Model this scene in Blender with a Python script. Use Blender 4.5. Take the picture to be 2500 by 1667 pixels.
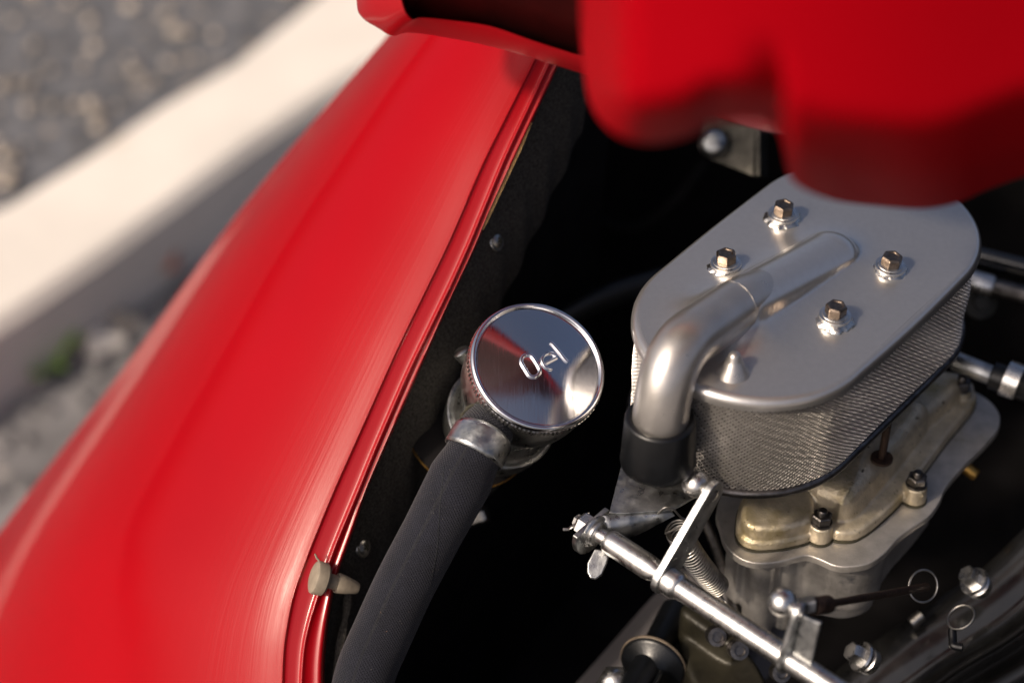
import bpy, bmesh, math, random
from mathutils import Vector, Matrix
from math import sin, cos, pi, radians, sqrt
random.seed(7)
for o in list(bpy.data.objects): bpy.data.objects.remove(o)
S = bpy.context.scene
COL = S.collection
# ------------------------------------------------------------------ camera, sky, sun, exposure
PITCH, DIST, LENS = radians(40), 1.0, 70.0
cam_d = bpy.data.cameras.new('camera'); cam = bpy.data.objects.new('camera', cam_d); COL.objects.link(cam)
CAM = Vector((0, -DIST*cos(PITCH), DIST*sin(PITCH)))
cam.location = CAM; cam.rotation_euler = (pi/2-PITCH, 0, 0)
cam_d.lens = LENS; cam_d.sensor_width = 36; cam_d.clip_start = .01; cam_d.clip_end = 200
cam_d.dof.use_dof = True; cam_d.dof.focus_distance = 1.0; cam_d.dof.aperture_fstop = 3.4; cam_d.dof.aperture_blades = 0
S.camera = cam
SUN = Vector((-.64, -.46, .62)).normalized()
w = bpy.data.worlds.new('World'); S.world = w; w.use_nodes = True
nt = w.node_tree; bg = nt.nodes['Background']
sky = nt.nodes.new('ShaderNodeTexSky'); sky.sky_type = 'NISHITA'; sky.sun_disc = False
sky.sun_elevation = math.asin(SUN.z); sky.sun_rotation = math.atan2(SUN.x, SUN.y)
sky.dust_density = 6; sky.air_density = .4; sky.ozone_density = .2
nt.links.new(sky.outputs[0], bg.inputs[0]); bg.inputs[1].default_value = .125
sd = bpy.data.lights.new('sun', 'SUN'); so = bpy.data.objects.new('sun', sd); COL.objects.link(so)
sd.energy = 3.0; sd.angle = radians(4); sd.color = (1, .84, .66)
so.rotation_euler = SUN.to_track_quat('Z', 'Y').to_euler(); so.location = SUN*5
S.view_settings.view_transform = 'Standard'; S.view_settings.look = 'None'
S.view_settings.exposure = .15; S.view_settings.gamma = 1
S.render.engine = 'CYCLES'
S.cycles.use_denoising = True; S.cycles.max_bounces = 8; S.cycles.glossy_bounces = 5
S.cycles.sample_clamp_indirect = 4; S.cycles.use_adaptive_sampling = False

# ------------------------------------------------------------------ measuring helpers
FPX = LENS/36*2500
RT, UP, FW = Vector((1,0,0)), Vector((0, sin(PITCH), cos(PITCH))), Vector((0, cos(PITCH), -sin(PITCH)))
def ray(px, py): return FW + RT*((px-1250)/FPX) + UP*((833.5-py)/FPX)
def P(px, py, d): return CAM + ray(px, py)*d
def PZ(px, py, z):
    r = ray(px, py); return CAM + r*((z-CAM.z)/r.z)
def PP(px, py, p0, n):
    r = ray(px, py); return CAM + r*((p0-CAM).dot(n)/r.dot(n))
def lerp(a, b, t): return a+(b-a)*t
def interp(tab, x):
    if x <= tab[0][0]: i = 0
    else:
        i = len(tab)-2
        for k in range(len(tab)-1):
            if x <= tab[k+1][0]: i = k; break
    (x0, y0), (x1, y1) = tab[i], tab[i+1]
    return y0+(y1-y0)*(x-x0)/(x1-x0)
def smooth(pts, n, closed=False):
    """Catmull-Rom resampling of 3-D (or any Vector) points"""
    pts = [Vector(p) for p in pts]; m = len(pts); out = []
    segs = m if closed else m-1
    for i in range(segs):
        if closed: a, b, c, d = pts[i-1], pts[i], pts[(i+1)%m], pts[(i+2)%m]
        else: a, b, c, d = pts[max(i-1,0)], pts[i], pts[i+1], pts[min(i+2,m-1)]
        for k in range(n):
            t = k/n
            out.append(.5*((2*b)+(c-a)*t+(2*a-5*b+4*c-d)*t*t+(3*b-a-3*c+d)*t**3))
    if not closed: out.append(pts[-1])
    return out

# ------------------------------------------------------------------ mesh helpers
class MB:
    def __init__(s): s.v = []; s.f = []; s.uv = []
    def add(s, vs, fs, uvs=None):
        o = len(s.v); s.v += [tuple(v) for v in vs]; s.f += [tuple(i+o for i in f) for f in fs]
        s.uv += uvs if uvs else [(0, 0)]*len(vs)
        return s
    def grid(s, rows, closed_u=False, closed_v=False, flip=False, uv=None):
        nr, nc = len(rows), len(rows[0]); vs = [p for r in rows for p in r]; fs = []
        uvs = uv or [(i/(nr-1) if nr > 1 else 0, j/max(1, nc-1)) for i in range(nr) for j in range(nc)]
        for i in range(nr if closed_u else nr-1):
            for j in range(nc if closed_v else nc-1):
                a, b = i*nc+j, i*nc+(j+1)%nc; c, d = ((i+1)%nr)*nc+(j+1)%nc, ((i+1)%nr)*nc+j
                fs.append((a, d, c, b) if flip else (a, b, c, d))
        return s.add(vs, fs, uvs)
    def cap(s, pts, flip=False):
        n = len(pts); c = sum((Vector(p) for p in pts), Vector())/n
        return s.add(list(pts)+[c], [((i+1)%n, i, n) if flip else (i, (i+1)%n, n) for i in range(n)])
    def lathe(s, prof, org, axis, seg=48, phase=0, capped=True, mod=None):
        a = Vector(axis).normalized(); t = Vector((1,0,0)) if abs(a.x) < .8 else Vector((0,1,0))
        e1 = (t-a*t.dot(a)).normalized(); e2 = a.cross(e1); org = Vector(org); rows = []
        for (r, h) in prof:
            row = []
            for k in range(seg):
                an = 2*pi*k/seg+phase; rr = r*(mod(an, r, h) if mod else 1)
                row.append(org+a*h+(e1*cos(an)+e2*sin(an))*rr)
            rows.append(row)
        s.grid(rows, closed_v=True)
        if capped:
            if prof[0][0] > 1e-6: s.cap(rows[0], flip=True)
            if prof[-1][0] > 1e-6: s.cap(rows[-1])
        return s
    def tube(s, path, rad, seg=16, capped=True, up=None):
        path = [Vector(p) for p in path]; n = len(path); rows = []; L = 0; uvs = []
        if not hasattr(rad, '__len__'): rad = [rad]*n
        T = [(path[min(i+1,n-1)]-path[max(i-1,0)]).normalized() for i in range(n)]
        nv = up or (Vector((0,0,1)) if abs(T[0].z) < .9 else Vector((1,0,0)))
        for i in range(n):
            nv = (nv-T[i]*nv.dot(T[i])).normalized(); b = T[i].cross(nv)
            rows.append([path[i]+(nv*cos(2*pi*k/seg)+b*sin(2*pi*k/seg))*rad[i] for k in range(seg)])
            if i: L += (path[i]-path[i-1]).length
            uvs += [(L, k/seg) for k in range(seg)]
        s.grid(rows, closed_v=True, uv=uvs)
        if capped: s.cap(rows[0], flip=True); s.cap(rows[-1])
        return s
    def prism(s, outline, z0, z1, r=0, n=5, taper=0, dome=0):
        """closed outline (Vectors; xy used) extruded z0..z1 with a rounded top edge of radius r"""
        pts = [Vector((p[0], p[1])) for p in outline]; m = len(pts)
        area = sum(pts[i].x*pts[(i+1)%m].y-pts[(i+1)%m].x*pts[i].y for i in range(m))
        if area < 0: pts.reverse()
        nor = []
        for i in range(m):
            t = (pts[(i+1)%m]-pts[i-1]).normalized(); nor.append(Vector((t.y, -t.x)))
        lev = [(0, z0), (taper, z1-r)]
        for k in range(1, n+1):
            a = k/n*pi/2; lev.append((taper+r*(1-cos(a)), z1-r+r*sin(a)))
        if r <= 0: lev = [(0, z0), (taper, z1)]
        rows = [[Vector(((p-q*o).x, (p-q*o).y, z)) for p, q in zip(pts, nor)] for o, z in lev]
        s.grid(rows, closed_v=True)
        s.cap(rows[0], flip=True)
        c = sum(rows[-1], Vector())/m; c.z += dome
        s.add(rows[-1]+[c], [(i, (i+1)%m, m) for i in range(m)])
        return s
    def slab(s, poly, thick):
        """planar-ish 3-D polygon given thickness along its normal"""
        poly = [Vector(p) for p in poly]; n = Vector()
        for i in range(len(poly)):
            a, b = poly[i], poly[(i+1)%len(poly)]; n += (a-poly[0]).cross(b-poly[0])
        n.normalize(); m = len(poly); t = n*thick/2
        top = [p+t for p in poly]; bot = [p-t for p in poly]
        return s.add(top+bot, [tuple(range(m)), tuple(reversed(range(m, 2*m)))]+[(i, i+m, (i+1)%m+m, (i+1)%m) for i in range(m)])
    def box(s, c, ax, ay, az):
        c, ax, ay, az = map(Vector, (c, ax, ay, az)); vs = []
        for k in (-1, 1):
            for j in (-1, 1):
                for i in (-1, 1): vs.append(c+ax*i+ay*j+az*k)
        return s.add(vs, [(0,2,3,1),(4,5,7,6),(0,1,5,4),(2,6,7,3),(0,4,6,2),(1,3,7,5)])
    def mesh(s, name):
        me = bpy.data.meshes.new(name); me.from_pydata(s.v, [], s.f)
        ul = me.uv_layers.new(name='UVMap'); d = [0.0]*(2*len(me.loops))
        vi = [0]*len(me.loops); me.loops.foreach_get('vertex_index', vi)
        for k, i in enumerate(vi): d[2*k], d[2*k+1] = s.uv[i]
        ul.data.foreach_set('uv', d)
        return me
def build(name, mb, material, parent=None, angle=38, bevel=0, subd=0, remesh=0, smooth_it=0, kind=None):
    me = mb.mesh(name) if isinstance(mb, MB) else mb
    bm = bmesh.new(); bm.from_mesh(me)
    bmesh.ops.remove_doubles(bm, verts=bm.verts, dist=1e-6)
    bmesh.ops.recalc_face_normals(bm, faces=bm.faces)
    bm.to_mesh(me); bm.free()
    me.materials.append(material)
    me.polygons.foreach_set('use_smooth', [True]*len(me.polygons))
    me.set_sharp_from_angle(angle=radians(angle))
    o = bpy.data.objects.new(name, me); COL.objects.link(o)
    if remesh:
        m = o.modifiers.new('remesh', 'REMESH'); m.mode = 'VOXEL'; m.voxel_size = remesh; m.use_smooth_shade = True
        m = o.modifiers.new('smooth', 'SMOOTH'); m.factor = .5; m.iterations = smooth_it or 6
    if bevel:
        m = o.modifiers.new('bevel', 'BEVEL'); m.width = bevel; m.segments = 3; m.limit_method = 'ANGLE'; m.angle_limit = radians(35); m.harden_normals = True
    if subd:
        m = o.modifiers.new('subd', 'SUBSURF'); m.levels = m.render_levels = subd
    if parent: put(o, parent)
    if kind: o['kind'] = kind
    return o
def put(o, parent):
    o.parent = parent
    if parent.parent is None and parent.type == 'EMPTY': o.location = o.location-parent.location
def thing(name, label, cat, loc, group=None):
    o = bpy.data.objects.new(name, None); COL.objects.link(o); o.location = loc; o.empty_display_size = .01
    o['label'] = label; o['category'] = cat
    if group: o['group'] = group
    return o
def tag(o, label, cat, group=None):
    o['label'] = label; o['category'] = cat
    if group: o['group'] = group
    return o

# ------------------------------------------------------------------ materials
def mat(name, col, rough=.5, metal=0, vary=.0, vscale=60, rvary=0, bump=0, bscale=200, coat=0, coat_rough=.05, spec=.5, spots=None, aniso=0, coords='Object', stretch=(1,1,1), sheen=0, col2=None, detail=4):
    m = bpy.data.materials.new(name); m.use_nodes = True; t = m.node_tree; N = t.nodes; Lk = t.links
    b = N['Principled BSDF']; b.inputs['Metallic'].default_value = metal; b.inputs['Roughness'].default_value = rough
    b.inputs['Specular IOR Level'].default_value = spec; b.inputs['Base Color'].default_value = (*col, 1)
    b.inputs['Coat Weight'].default_value = coat; b.inputs['Coat Roughness'].default_value = coat_rough
    b.inputs['Anisotropic'].default_value = aniso; b.inputs['Sheen Weight'].default_value = sheen
    tc = N.new('ShaderNodeTexCoord'); mp = N.new('ShaderNodeMapping'); mp.inputs['Scale'].default_value = stretch
    Lk.new(tc.outputs[coords], mp.inputs[0]); vec = mp.outputs[0]
    def noise(sc, det=detail, rg=.55):
        n = N.new('ShaderNodeTexNoise'); n.inputs['Scale'].default_value = sc; n.inputs['Detail'].default_value = det
        n.inputs['Roughness'].default_value = rg; Lk.new(vec, n.inputs['Vector']); return n.outputs['Fac']
    def ramp(src, a, c0, c1, b_):
        r = N.new('ShaderNodeValToRGB'); e = r.color_ramp.elements
        e[0].position = a; e[0].color = (*c0, 1); e[1].position = b_; e[1].color = (*c1, 1); Lk.new(src, r.inputs[0]); return r.outputs[0]
    cur = None
    if vary:
        c2 = col2 or tuple(min(1, c*(1+vary)) for c in col); c1 = col if col2 else tuple(c*(1-vary) for c in col)
        cur = ramp(noise(vscale), .32, c1, c2, .68)
    if spots:   # (scale, threshold, colour): stains, specks, dust
        for (sc, th, sc_col, soft) in spots:
            f = ramp(noise(sc, 6, .6), th, (0,0,0), (1,1,1), th+soft)
            mx = N.new('ShaderNodeMix'); mx.data_type = 'RGBA'; Lk.new(f, mx.inputs['Factor'])
            if cur: Lk.new(cur, mx.inputs[6])
            else: mx.inputs[6].default_value = (*col, 1)
            mx.inputs[7].default_value = (*sc_col, 1); cur = mx.outputs[2]
    if cur: Lk.new(cur, b.inputs['Base Color'])
    if rvary:
        mr = N.new('ShaderNodeMapRange'); mr.inputs['From Min'].default_value = .3; mr.inputs['From Max'].default_value = .7
        mr.inputs['To Min'].default_value = max(.01, rough-rvary); mr.inputs['To Max'].default_value = rough+rvary
        Lk.new(noise(vscale*1.7+3), mr.inputs['Value']); Lk.new(mr.outputs[0], b.inputs['Roughness'])
    if bump:
        bn = N.new('ShaderNodeBump'); bn.inputs['Strength'].default_value = bump; bn.inputs['Distance'].default_value = .001
        Lk.new(noise(bscale, 5), bn.inputs['Height']); Lk.new(bn.outputs[0], b.inputs['Normal'])
        if coat: Lk.new(bn.outputs[0], b.inputs['Coat Normal'])
    return m
M = {}
RED = (.285, .0002, .004)
def red_paint(name, rough, spec=.2, coat=.2, coat_rough=.27, streak=False):
    m = mat(name, RED, rough, 0, vary=.05, vscale=8, spec=spec, coat=coat, coat_rough=coat_rough)
    t = m.node_tree; N = t.nodes; Lk = t.links; b = N['Principled BSDF']
    if streak:  # fine polishing streaks that run along the panel
        uv = N.new('ShaderNodeTexCoord'); mp = N.new('ShaderNodeMapping'); mp.inputs['Scale'].default_value = (1.6, 75, 1)
        Lk.new(uv.outputs['UV'], mp.inputs[0])
        n = N.new('ShaderNodeTexNoise'); n.inputs['Scale'].default_value = 1.0; n.inputs['Detail'].default_value = 7; n.inputs['Roughness'].default_value = .62
        Lk.new(mp.outputs[0], n.inputs['Vector'])
        mr = N.new('ShaderNodeMapRange'); mr.inputs['From Min'].default_value = .3; mr.inputs['From Max'].default_value = .7
        mr.inputs['To Min'].default_value = .20; mr.inputs['To Max'].default_value = .33
        Lk.new(n.outputs['Fac'], mr.inputs['Value'])
        s2 = N.new('ShaderNodeSeparateXYZ'); Lk.new(uv.outputs['UV'], s2.inputs[0])
        pr_ = N.new('ShaderNodeMapRange'); pr_.inputs['From Min'].default_value = .16; pr_.inputs['From Max'].default_value = .42
        pr_.inputs['To Min'].default_value = 1.0; pr_.inputs['To Max'].default_value = .22; Lk.new(s2.outputs[1], pr_.inputs['Value'])
        mu = N.new('ShaderNodeMath'); mu.operation = 'MULTIPLY'; Lk.new(mr.outputs[0], mu.inputs[0]); Lk.new(pr_.outputs[0], mu.inputs[1])
        Lk.new(mu.outputs[0], b.inputs['Coat Roughness'])   # worn, hand-polished strip beside the gutter; clear gloss further out
        bn = N.new('ShaderNodeBump'); bn.inputs['Distance'].default_value = .002
        sx = N.new('ShaderNodeSeparateXYZ'); Lk.new(uv.outputs['UV'], sx.inputs[0])
        fm = N.new('ShaderNodeMapRange'); fm.inputs['From Min'].default_value = .12; fm.inputs['From Max'].default_value = .5
        fm.inputs['To Min'].default_value = .12; fm.inputs['To Max'].default_value = .008; Lk.new(sx.outputs[1], fm.inputs['Value']); Lk.new(fm.outputs[0], bn.inputs['Strength'])
        Lk.new(n.outputs['Fac'], bn.inputs['Height']); Lk.new(bn.outputs[0], b.inputs['Coat Normal'])
    return m
M['red_fender'] = red_paint('red_fender_paint', .5, .05, .29, .3, streak=True)
M['red'] = red_paint('red_paint', .4, .25, .6, .16)
M['red_matt'] = red_paint('red_lid_paint', .6, .02, .03, .3)
M['shade_red'] = mat('lid_shade_red', (.024,.0006,.0006), .6, vary=.3, vscale=40, spec=.1, bump=.2, bscale=150)  # shade under the open lid, put into the base colour as near-black red
M['sealant'] = mat('sealant', (.42,.25,.09), .7, vary=.3, vscale=400, bump=.4, bscale=900)
M['felt'] = mat('felt', (.045,.041,.037), .95, vary=.5, vscale=700, bump=.9, bscale=1500, spots=[(1600,.70,(.11,.085,.06),.06)], spec=.1)
M['bay_black'] = mat('bay_black', (.0055,.005,.0055), .85, vary=.4, vscale=40, spec=.12, bump=.2, bscale=120)
M['gloss_black'] = mat('gloss_black', (.005,.005,.005), .22, vary=.3, vscale=90, rvary=.06, spots=[(1100,.745,(.25,.22,.18),.02)], bump=.06, bscale=45, coat=1, coat_rough=.08)
M['rubber'] = mat('rubber', (.003,.0035,.0045), .34, vary=.3, vscale=80, bump=.1, bscale=700)
M['chrome'] = mat('chrome', (.86,.86,.88), .09, 1, rvary=.05, vscale=60, bump=.03, bscale=900)
M['galv'] = mat('galvanised_steel', (.46,.47,.47), .36, 1, vary=.35, vscale=120, rvary=.12, bump=.15, bscale=500, spots=[(90,.58,(.20,.22,.25),.12)])
M['zinc'] = mat('bright_zinc', (.70,.69,.67), .30, 1, vary=.12, vscale=150, rvary=.08, bump=.05, bscale=400)
M['neck'] = mat('neck_plating', (.42,.43,.41), .33, 1, vary=.25, vscale=90, rvary=.1, bump=.08, bscale=300, spots=[(70,.66,(.14,.15,.14),.2)])
M['silver'] = mat('silver_paint', (.60,.58,.56), .28, .85, vary=.03, vscale=300, spec=.5, coat=.5, coat_rough=.08, spots=[(1500,.76,(.75,.75,.72),.03)])
M['tube'] = mat('satin_aluminium', (.50,.475,.45), .33, .85, vary=.08, vscale=60, rvary=.06, bump=.04, bscale=500, coat=.2, coat_rough=.15)
M['weld'] = mat('weld_metal', (.66,.64,.60), .26, 1, bump=.5, bscale=350, vary=.2, vscale=400)
M['bolt'] = mat('bronze_tinted_bolt', (.25,.195,.15), .32, 1, vary=.35, vscale=300, bump=.15, bscale=900)
M['steel'] = mat('plain_steel', (.40,.385,.36), .34, 1, vary=.3, vscale=250, bump=.12, bscale=700)
M['dull_steel'] = mat('dull_steel', (.075,.07,.06), .5, .8, vary=.4, vscale=120, bump=.2, bscale=600)
M['dark_steel'] = mat('dark_steel', (.16,.15,.145), .38, 1, vary=.4, vscale=200, bump=.2, bscale=600)
M['mesh'] = mat('filter_screen_wire', (.58,.55,.52), .36, .9, vary=.1, vscale=200)
M['element'] = mat('filter_element', (.010,.010,.010), .9, bump=.5, bscale=800, spec=.1)
M['cast'] = mat('cast_aluminium', (.56,.49,.37), .42, .65, vary=.25, vscale=90, rvary=.1, bump=.55, bscale=420,
                spots=[(38,.47,(.42,.345,.19),.16),(260,.645,(.05,.04,.03),.05),(90,.66,(.12,.10,.06),.08)])
M['plate'] = mat('machined_plate', (.46,.435,.405), .45, .75, vary=.16, vscale=110, bump=.25, bscale=700, spots=[(40,.60,(.27,.25,.16),.2)])
M['body_cast'] = mat('carb_body_cast', (.33,.315,.30), .42, .7, vary=.3, vscale=70, bump=.4, bscale=300, spots=[(60,.6,(.08,.085,.1),.15)])
M['gasket'] = mat('gasket', (.03,.027,.015), .8, vary=.4, vscale=300)
M['brass'] = mat('brass', (.45,.26,.07), .35, 1, vary=.3, vscale=300, bump=.3, bscale=500)
M['ochre'] = mat('ochre_casting', (.018,.016,.010), .45, .3, vary=.5, vscale=70, bump=.4, bscale=250)
M['rust'] = mat('rusty_steel', (.05,.03,.022), .5, .5, vary=.5, vscale=250, bump=.4, bscale=700)
M['rubber_tan'] = mat('aged_rubber', (.22,.185,.14), .75, vary=.12, vscale=200, bump=.2, bscale=500)
M['rim_tan'] = mat('worn_rim', (.11,.085,.06), .6, vary=.3, vscale=200)
M['grey_tin'] = mat('grey_tin', (.115,.108,.112), .5, .1, vary=.12, vscale=30, bump=.06, bscale=200)
def hose_mat():
    m = mat('woven_hose', (.008,.0086,.0145), .82, vary=.22, vscale=60, spec=.2, sheen=.12, spots=[(1100,.70,(.26,.23,.19),.03),(170,.72,(.42,.22,.13),.02)])
    t = m.node_tree; N = t.nodes; Lk = t.links
    uv = N.new('ShaderNodeTexCoord'); h = []
    for ang in (.6, -.6):   # two crossing thread directions
        mp = N.new('ShaderNodeMapping'); mp.inputs['Scale'].default_value = (1, .1005, 1); mp.inputs['Rotation'].default_value = (0, 0, ang)
        Lk.new(uv.outputs['UV'], mp.inputs[0])
        wv = N.new('ShaderNodeTexWave'); wv.inputs['Scale'].default_value = 260; wv.inputs['Distortion'].default_value = .4; Lk.new(mp.outputs[0], wv.inputs['Vector']); h.append(wv.outputs['Fac'])
    mm = N.new('ShaderNodeMath'); mm.operation = 'MULTIPLY'; Lk.new(h[0], mm.inputs[0]); Lk.new(h[1], mm.inputs[1])
    bn = N.new('ShaderNodeBump'); bn.inputs['Strength'].default_value = .7; bn.inputs['Distance'].default_value = .0007
    Lk.new(mm.outputs[0], bn.inputs['Height']); Lk.new(bn.outputs[0], N['Principled BSDF'].inputs['Normal'])
    return m
M['hose'] = hose_mat()
def brushed_chrome():
    m = mat('brushed_chrome', (.80,.80,.83), .10, 1)
    t = m.node_tree; N = t.nodes; Lk = t.links; b = N['Principled BSDF']
    tc = N.new('ShaderNodeTexCoord'); mp = N.new('ShaderNodeMapping'); mp.inputs['Scale'].default_value = (2600, 110, 110)
    Lk.new(tc.outputs['Object'], mp.inputs[0])
    n = N.new('ShaderNodeTexNoise'); n.inputs['Scale'].default_value = 1; n.inputs['Detail'].default_value = 5; Lk.new(mp.outputs[0], n.inputs['Vector'])
    mr = N.new('ShaderNodeMapRange'); mr.inputs['From Min'].default_value = .35; mr.inputs['From Max'].default_value = .7
    mr.inputs['To Min'].default_value = .05; mr.inputs['To Max'].default_value = .17; Lk.new(n.outputs['Fac'], mr.inputs['Value']); Lk.new(mr.outputs[0], b.inputs['Roughness'])
    bn = N.new('ShaderNodeBump'); bn.inputs['Strength'].default_value = .05; bn.inputs['Distance'].default_value = .0003
    Lk.new(n.outputs['Fac'], bn.inputs['Height']); Lk.new(bn.outputs[0], b.inputs['Normal'])
    return m
M['cap'] = brushed_chrome()
M['asphalt'] = mat('asphalt', (.105,.108,.12), .85, vary=.45, vscale=35, bump=.8, bscale=60, spots=[(45,.60,(.32,.26,.20),.08)])
M['gravel'] = mat('gravel_ground', (.17,.165,.17), .9, vary=.4, vscale=18, bump=.8, bscale=60, spots=[(40,.62,(.36,.33,.31),.08)])
M['kerb'] = mat('kerb_white_paint', (.72,.675,.62), .8, vary=.07, vscale=6, bump=.3, bscale=40, spots=[(7,.63,(.55,.46,.36),.2)])
M['pebble'] = mat('pebble', (.34,.295,.25), .7, vary=.5, vscale=9)
M['white_stone'] = mat('white_stone', (.48,.45,.43), .8, vary=.1, vscale=30)
M['weed'] = mat('weed_leaf', (.17,.30,.04), .6, vary=.3, vscale=50)
M['dead_leaf'] = mat('dry_red_leaf', (.36,.10,.05), .7, vary=.3, vscale=50)

# ================================================================== GROUND
GZ, KZ = -.75, -.65
ka, kb = PZ(0, 485, KZ), PZ(765, 0, KZ); kd = (kb-ka); kd.z = 0; kd.normalize(); kn = Vector((kd.y, -kd.x, 0))   # kn: towards the car
kw = (PZ(0, 784, KZ)-ka).dot(kn)
g = MB().grid([[Vector((x, y, GZ)) for x in (-12, -2, -1, 0, 1, 12)] for y in (-12, -2, -1, 0, 1, 2, 3, 12)])
build('ground', g, M['gravel'], kind='structure')
def kp(s, t, z): q = ka+kd*s+kn*t; return Vector((q.x, q.y, z))
rows = []
for i in range(-20, 61):
    s = i*.12; j = .012*sin(s*7.3)+.008*sin(s*17+1); j2 = .006*sin(s*9+2)
    rows.append([kp(s, -.02+j, KZ-.2), kp(s, j, KZ-.012), kp(s, .012+j, KZ), kp(s, kw-.012+j2, KZ+.001), kp(s, kw+j2, KZ-.012), kp(s, kw+.004, GZ-.05)])
build('kerb', MB().grid(rows), M['kerb'], kind='structure', angle=25)
rows = [[kp(s*.5, t, KZ-.012 if t > -.1 else KZ-.006) for s in range(-20, 30)] for t in (-8, -3, -1, -.3, -.05, .005)]
build('road', MB().grid(rows), M['asphalt'], kind='structure')
def pebbles(name, n, place, r0, r1, m):
    bm = bmesh.new(); bmesh.ops.create_icosphere(bm, subdivisions=1, radius=1)
    iv = [v.co.copy() for v in bm.verts]; jf = [tuple(v.index for v in f.verts) for f in bm.faces]; bm.free()
    vs, fs = [], []
    for i in range(n):
        c = place(); r = random.uniform(r0, r1); a = random.random()*6; k = random.uniform(.8, 1.4)*r; ca, sa_ = cos(a), sin(a); o0 = len(vs)
        for v in iv:
            x, y = v.x*k, v.y*r; vs.append((c.x+ca*x-sa_*y, c.y+sa_*x+ca*y, c.z+v.z*r*.6))
        fs += [tuple(q+o0 for q in f) for f in jf]
    me = bpy.data.meshes.new(name); me.from_pydata(vs, [], fs); me.materials.append(m)
    me.polygons.foreach_set('use_smooth', [True]*len(me.polygons))
    o = bpy.data.objects.new(name, me); COL.objects.link(o); o['kind'] = 'stuff'; return o
o = pebbles('road_chippings', 2200, lambda: kp(random.uniform(-1, 2.2), -random.uniform(.02, 1.3), KZ-.006), .003, .011, M['pebble'])
o['label'] = 'tan stone chippings scattered over the dark asphalt beyond the kerb'; o['category'] = 'chippings'
o = pebbles('gravel', 1500, lambda: kp(random.uniform(-.8, 1.2), kw+random.uniform(.01, .7), GZ+.002), .004, .013, M['gravel'])
o['label'] = 'grey gravel between the white kerb and the car'; o['category'] = 'gravel'
def rock(name, c, r, m, label, cat):
    bm = bmesh.new(); bmesh.ops.create_icosphere(bm, subdivisions=3, radius=1)
    for v in bm.verts:
        k = 1+.16*sin(v.co.x*5+c.x*9)+.12*sin(v.co.y*7+2); v.co = Vector((v.co.x*r*1.3*k, v.co.y*r*k, v.co.z*r*.7*k))
    me = bpy.data.meshes.new(name); bm.to_mesh(me); bm.free()
    o = build(name, me, m); o.location = c+Vector((0, 0, r*.45)); return tag(o, label, cat)
rock('stone', PZ(250, 850, GZ), .020, M['white_stone'], 'large white stone in the gravel beside the red fender', 'stone')
rock('stone', PZ(300, 800, GZ), .016, M['pebble'], 'small tan stone behind the large white stone', 'stone')
def weed(c, n, h, label):
    t = thing('weed', label, 'weed', c)
    for i in range(n):
        a = random.random()*6.3; L = h*random.uniform(.6, 1.2); d = Vector((cos(a), sin(a), 0)); sd_ = Vector((-d.y, d.x, 0)); rows = []
        for k in range(6):
            u = k/5; wd = L*.16*sin(pi*(.12+.86*u)); q = c+d*L*.7*u+Vector((0,0,L*(.9*u-.45*u*u))); rows.append([q-sd_*wd, q+Vector((0,0,-wd*.3)), q+sd_*wd])
        build('leaf', MB().grid(rows), M['weed'], t)
weed(PZ(105, 905, GZ), 28, .06, 'bright green weed growing in the gravel by the kerb')
weed(PZ(367, 672, GZ), 20, .05, 'dull green weed at the foot of the kerb next to the fender')
c = PZ(405, 668, GZ); rows = [[c+Vector((x*.02, y*.028, .02+.012*sin(x*2)+.008*cos(y*2))) for x in (-1,-.4,.4,1)] for y in (-1,-.5,0,.5,1)]
lf = build('fallen_leaf', MB().grid(rows), M['dead_leaf']); lf.modifiers.new('solid', 'SOLIDIFY').thickness = .001
tag(lf, 'dry reddish leaf lying beside the dull green weed', 'leaf')

# ================================================================== CAR BODY : fender, gutter and engine compartment
A_ = [(-200,1470),(140,1309),(390,1182.7),(597,1093),(840,974),(1097,859),(1200,813),(1334,758),(1456,713),(1572,692),(1667,688),(1800,690),(2000,700)]
B_ = [(-200,1505),(149,1343.5),(383,1232.5),(597,1144.4),(695,1100),(906,997),(1100,912.8),(1200,872.5),(1325,820),(1367,804),(1459,774),(1498,760),(1575,741),(1667,735),(1800,737),(2000,747)]
C_ = [(-200,1528),(155,1364.5),(306,1293.7),(536,1186.5),(597,1163.6),(730,1100),(1100,935.8),(1200,891.9),(1319,853),(1414,817),(1528,797),(1617,788),(1667,788),(1800,790),(2000,800)]
S_ = [(-300,1275),(90,946),(319,744),(579,531.5),(882,319),(1116,138),(1291,0),(1500,-150),(1800,-350)]
def seam_depth(y): return lerp(1.045, 1.02, (y-155)/1510)
ys = [-260+20*i for i in range(124)]
def sm(tab):  # smoothed column of x over ys
    xs = [interp(tab, y) for y in ys]
    for _ in range(3): xs = [xs[0]]+[(xs[i-1]+2*xs[i]+xs[i+1])/4 for i in range(1, len(xs)-1)]+[xs[-1]]
    return xs
XA, XB, XC = sm(A_), sm(B_), sm(C_)
body = thing('car_body', 'glossy red rear fender with rolled gutter edge and black engine bay', 'car body', P(600, 1300, 1.1))
TH0, NS = radians(9), 60
FP = [(0, 0)]   # cross-section: turns quickly beside the gutter, then rolls over evenly to the outside
for k in range(NS):
    w0 = 1-(1-k/NS)**1.5; w1 = 1-(1-(k+1)/NS)**1.5; wm = (w0+w1)/2
    psi = radians(min(86, 13+77*(.26*(1-math.exp(-wm/.10))+.74*wm**1.6)))
    FP.append((w1, FP[-1][1]+(w1-w0)*.135*math.tan(psi)))
rows = []
SH = 330  # the fender's silhouette point belonging to a seam point lies further up the picture
def sil(y):
    yy = y-SH*.62; return sum(interp(S_, yy+k*45)*(6-abs(k)) for k in range(-5, 6))/36, yy
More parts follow.
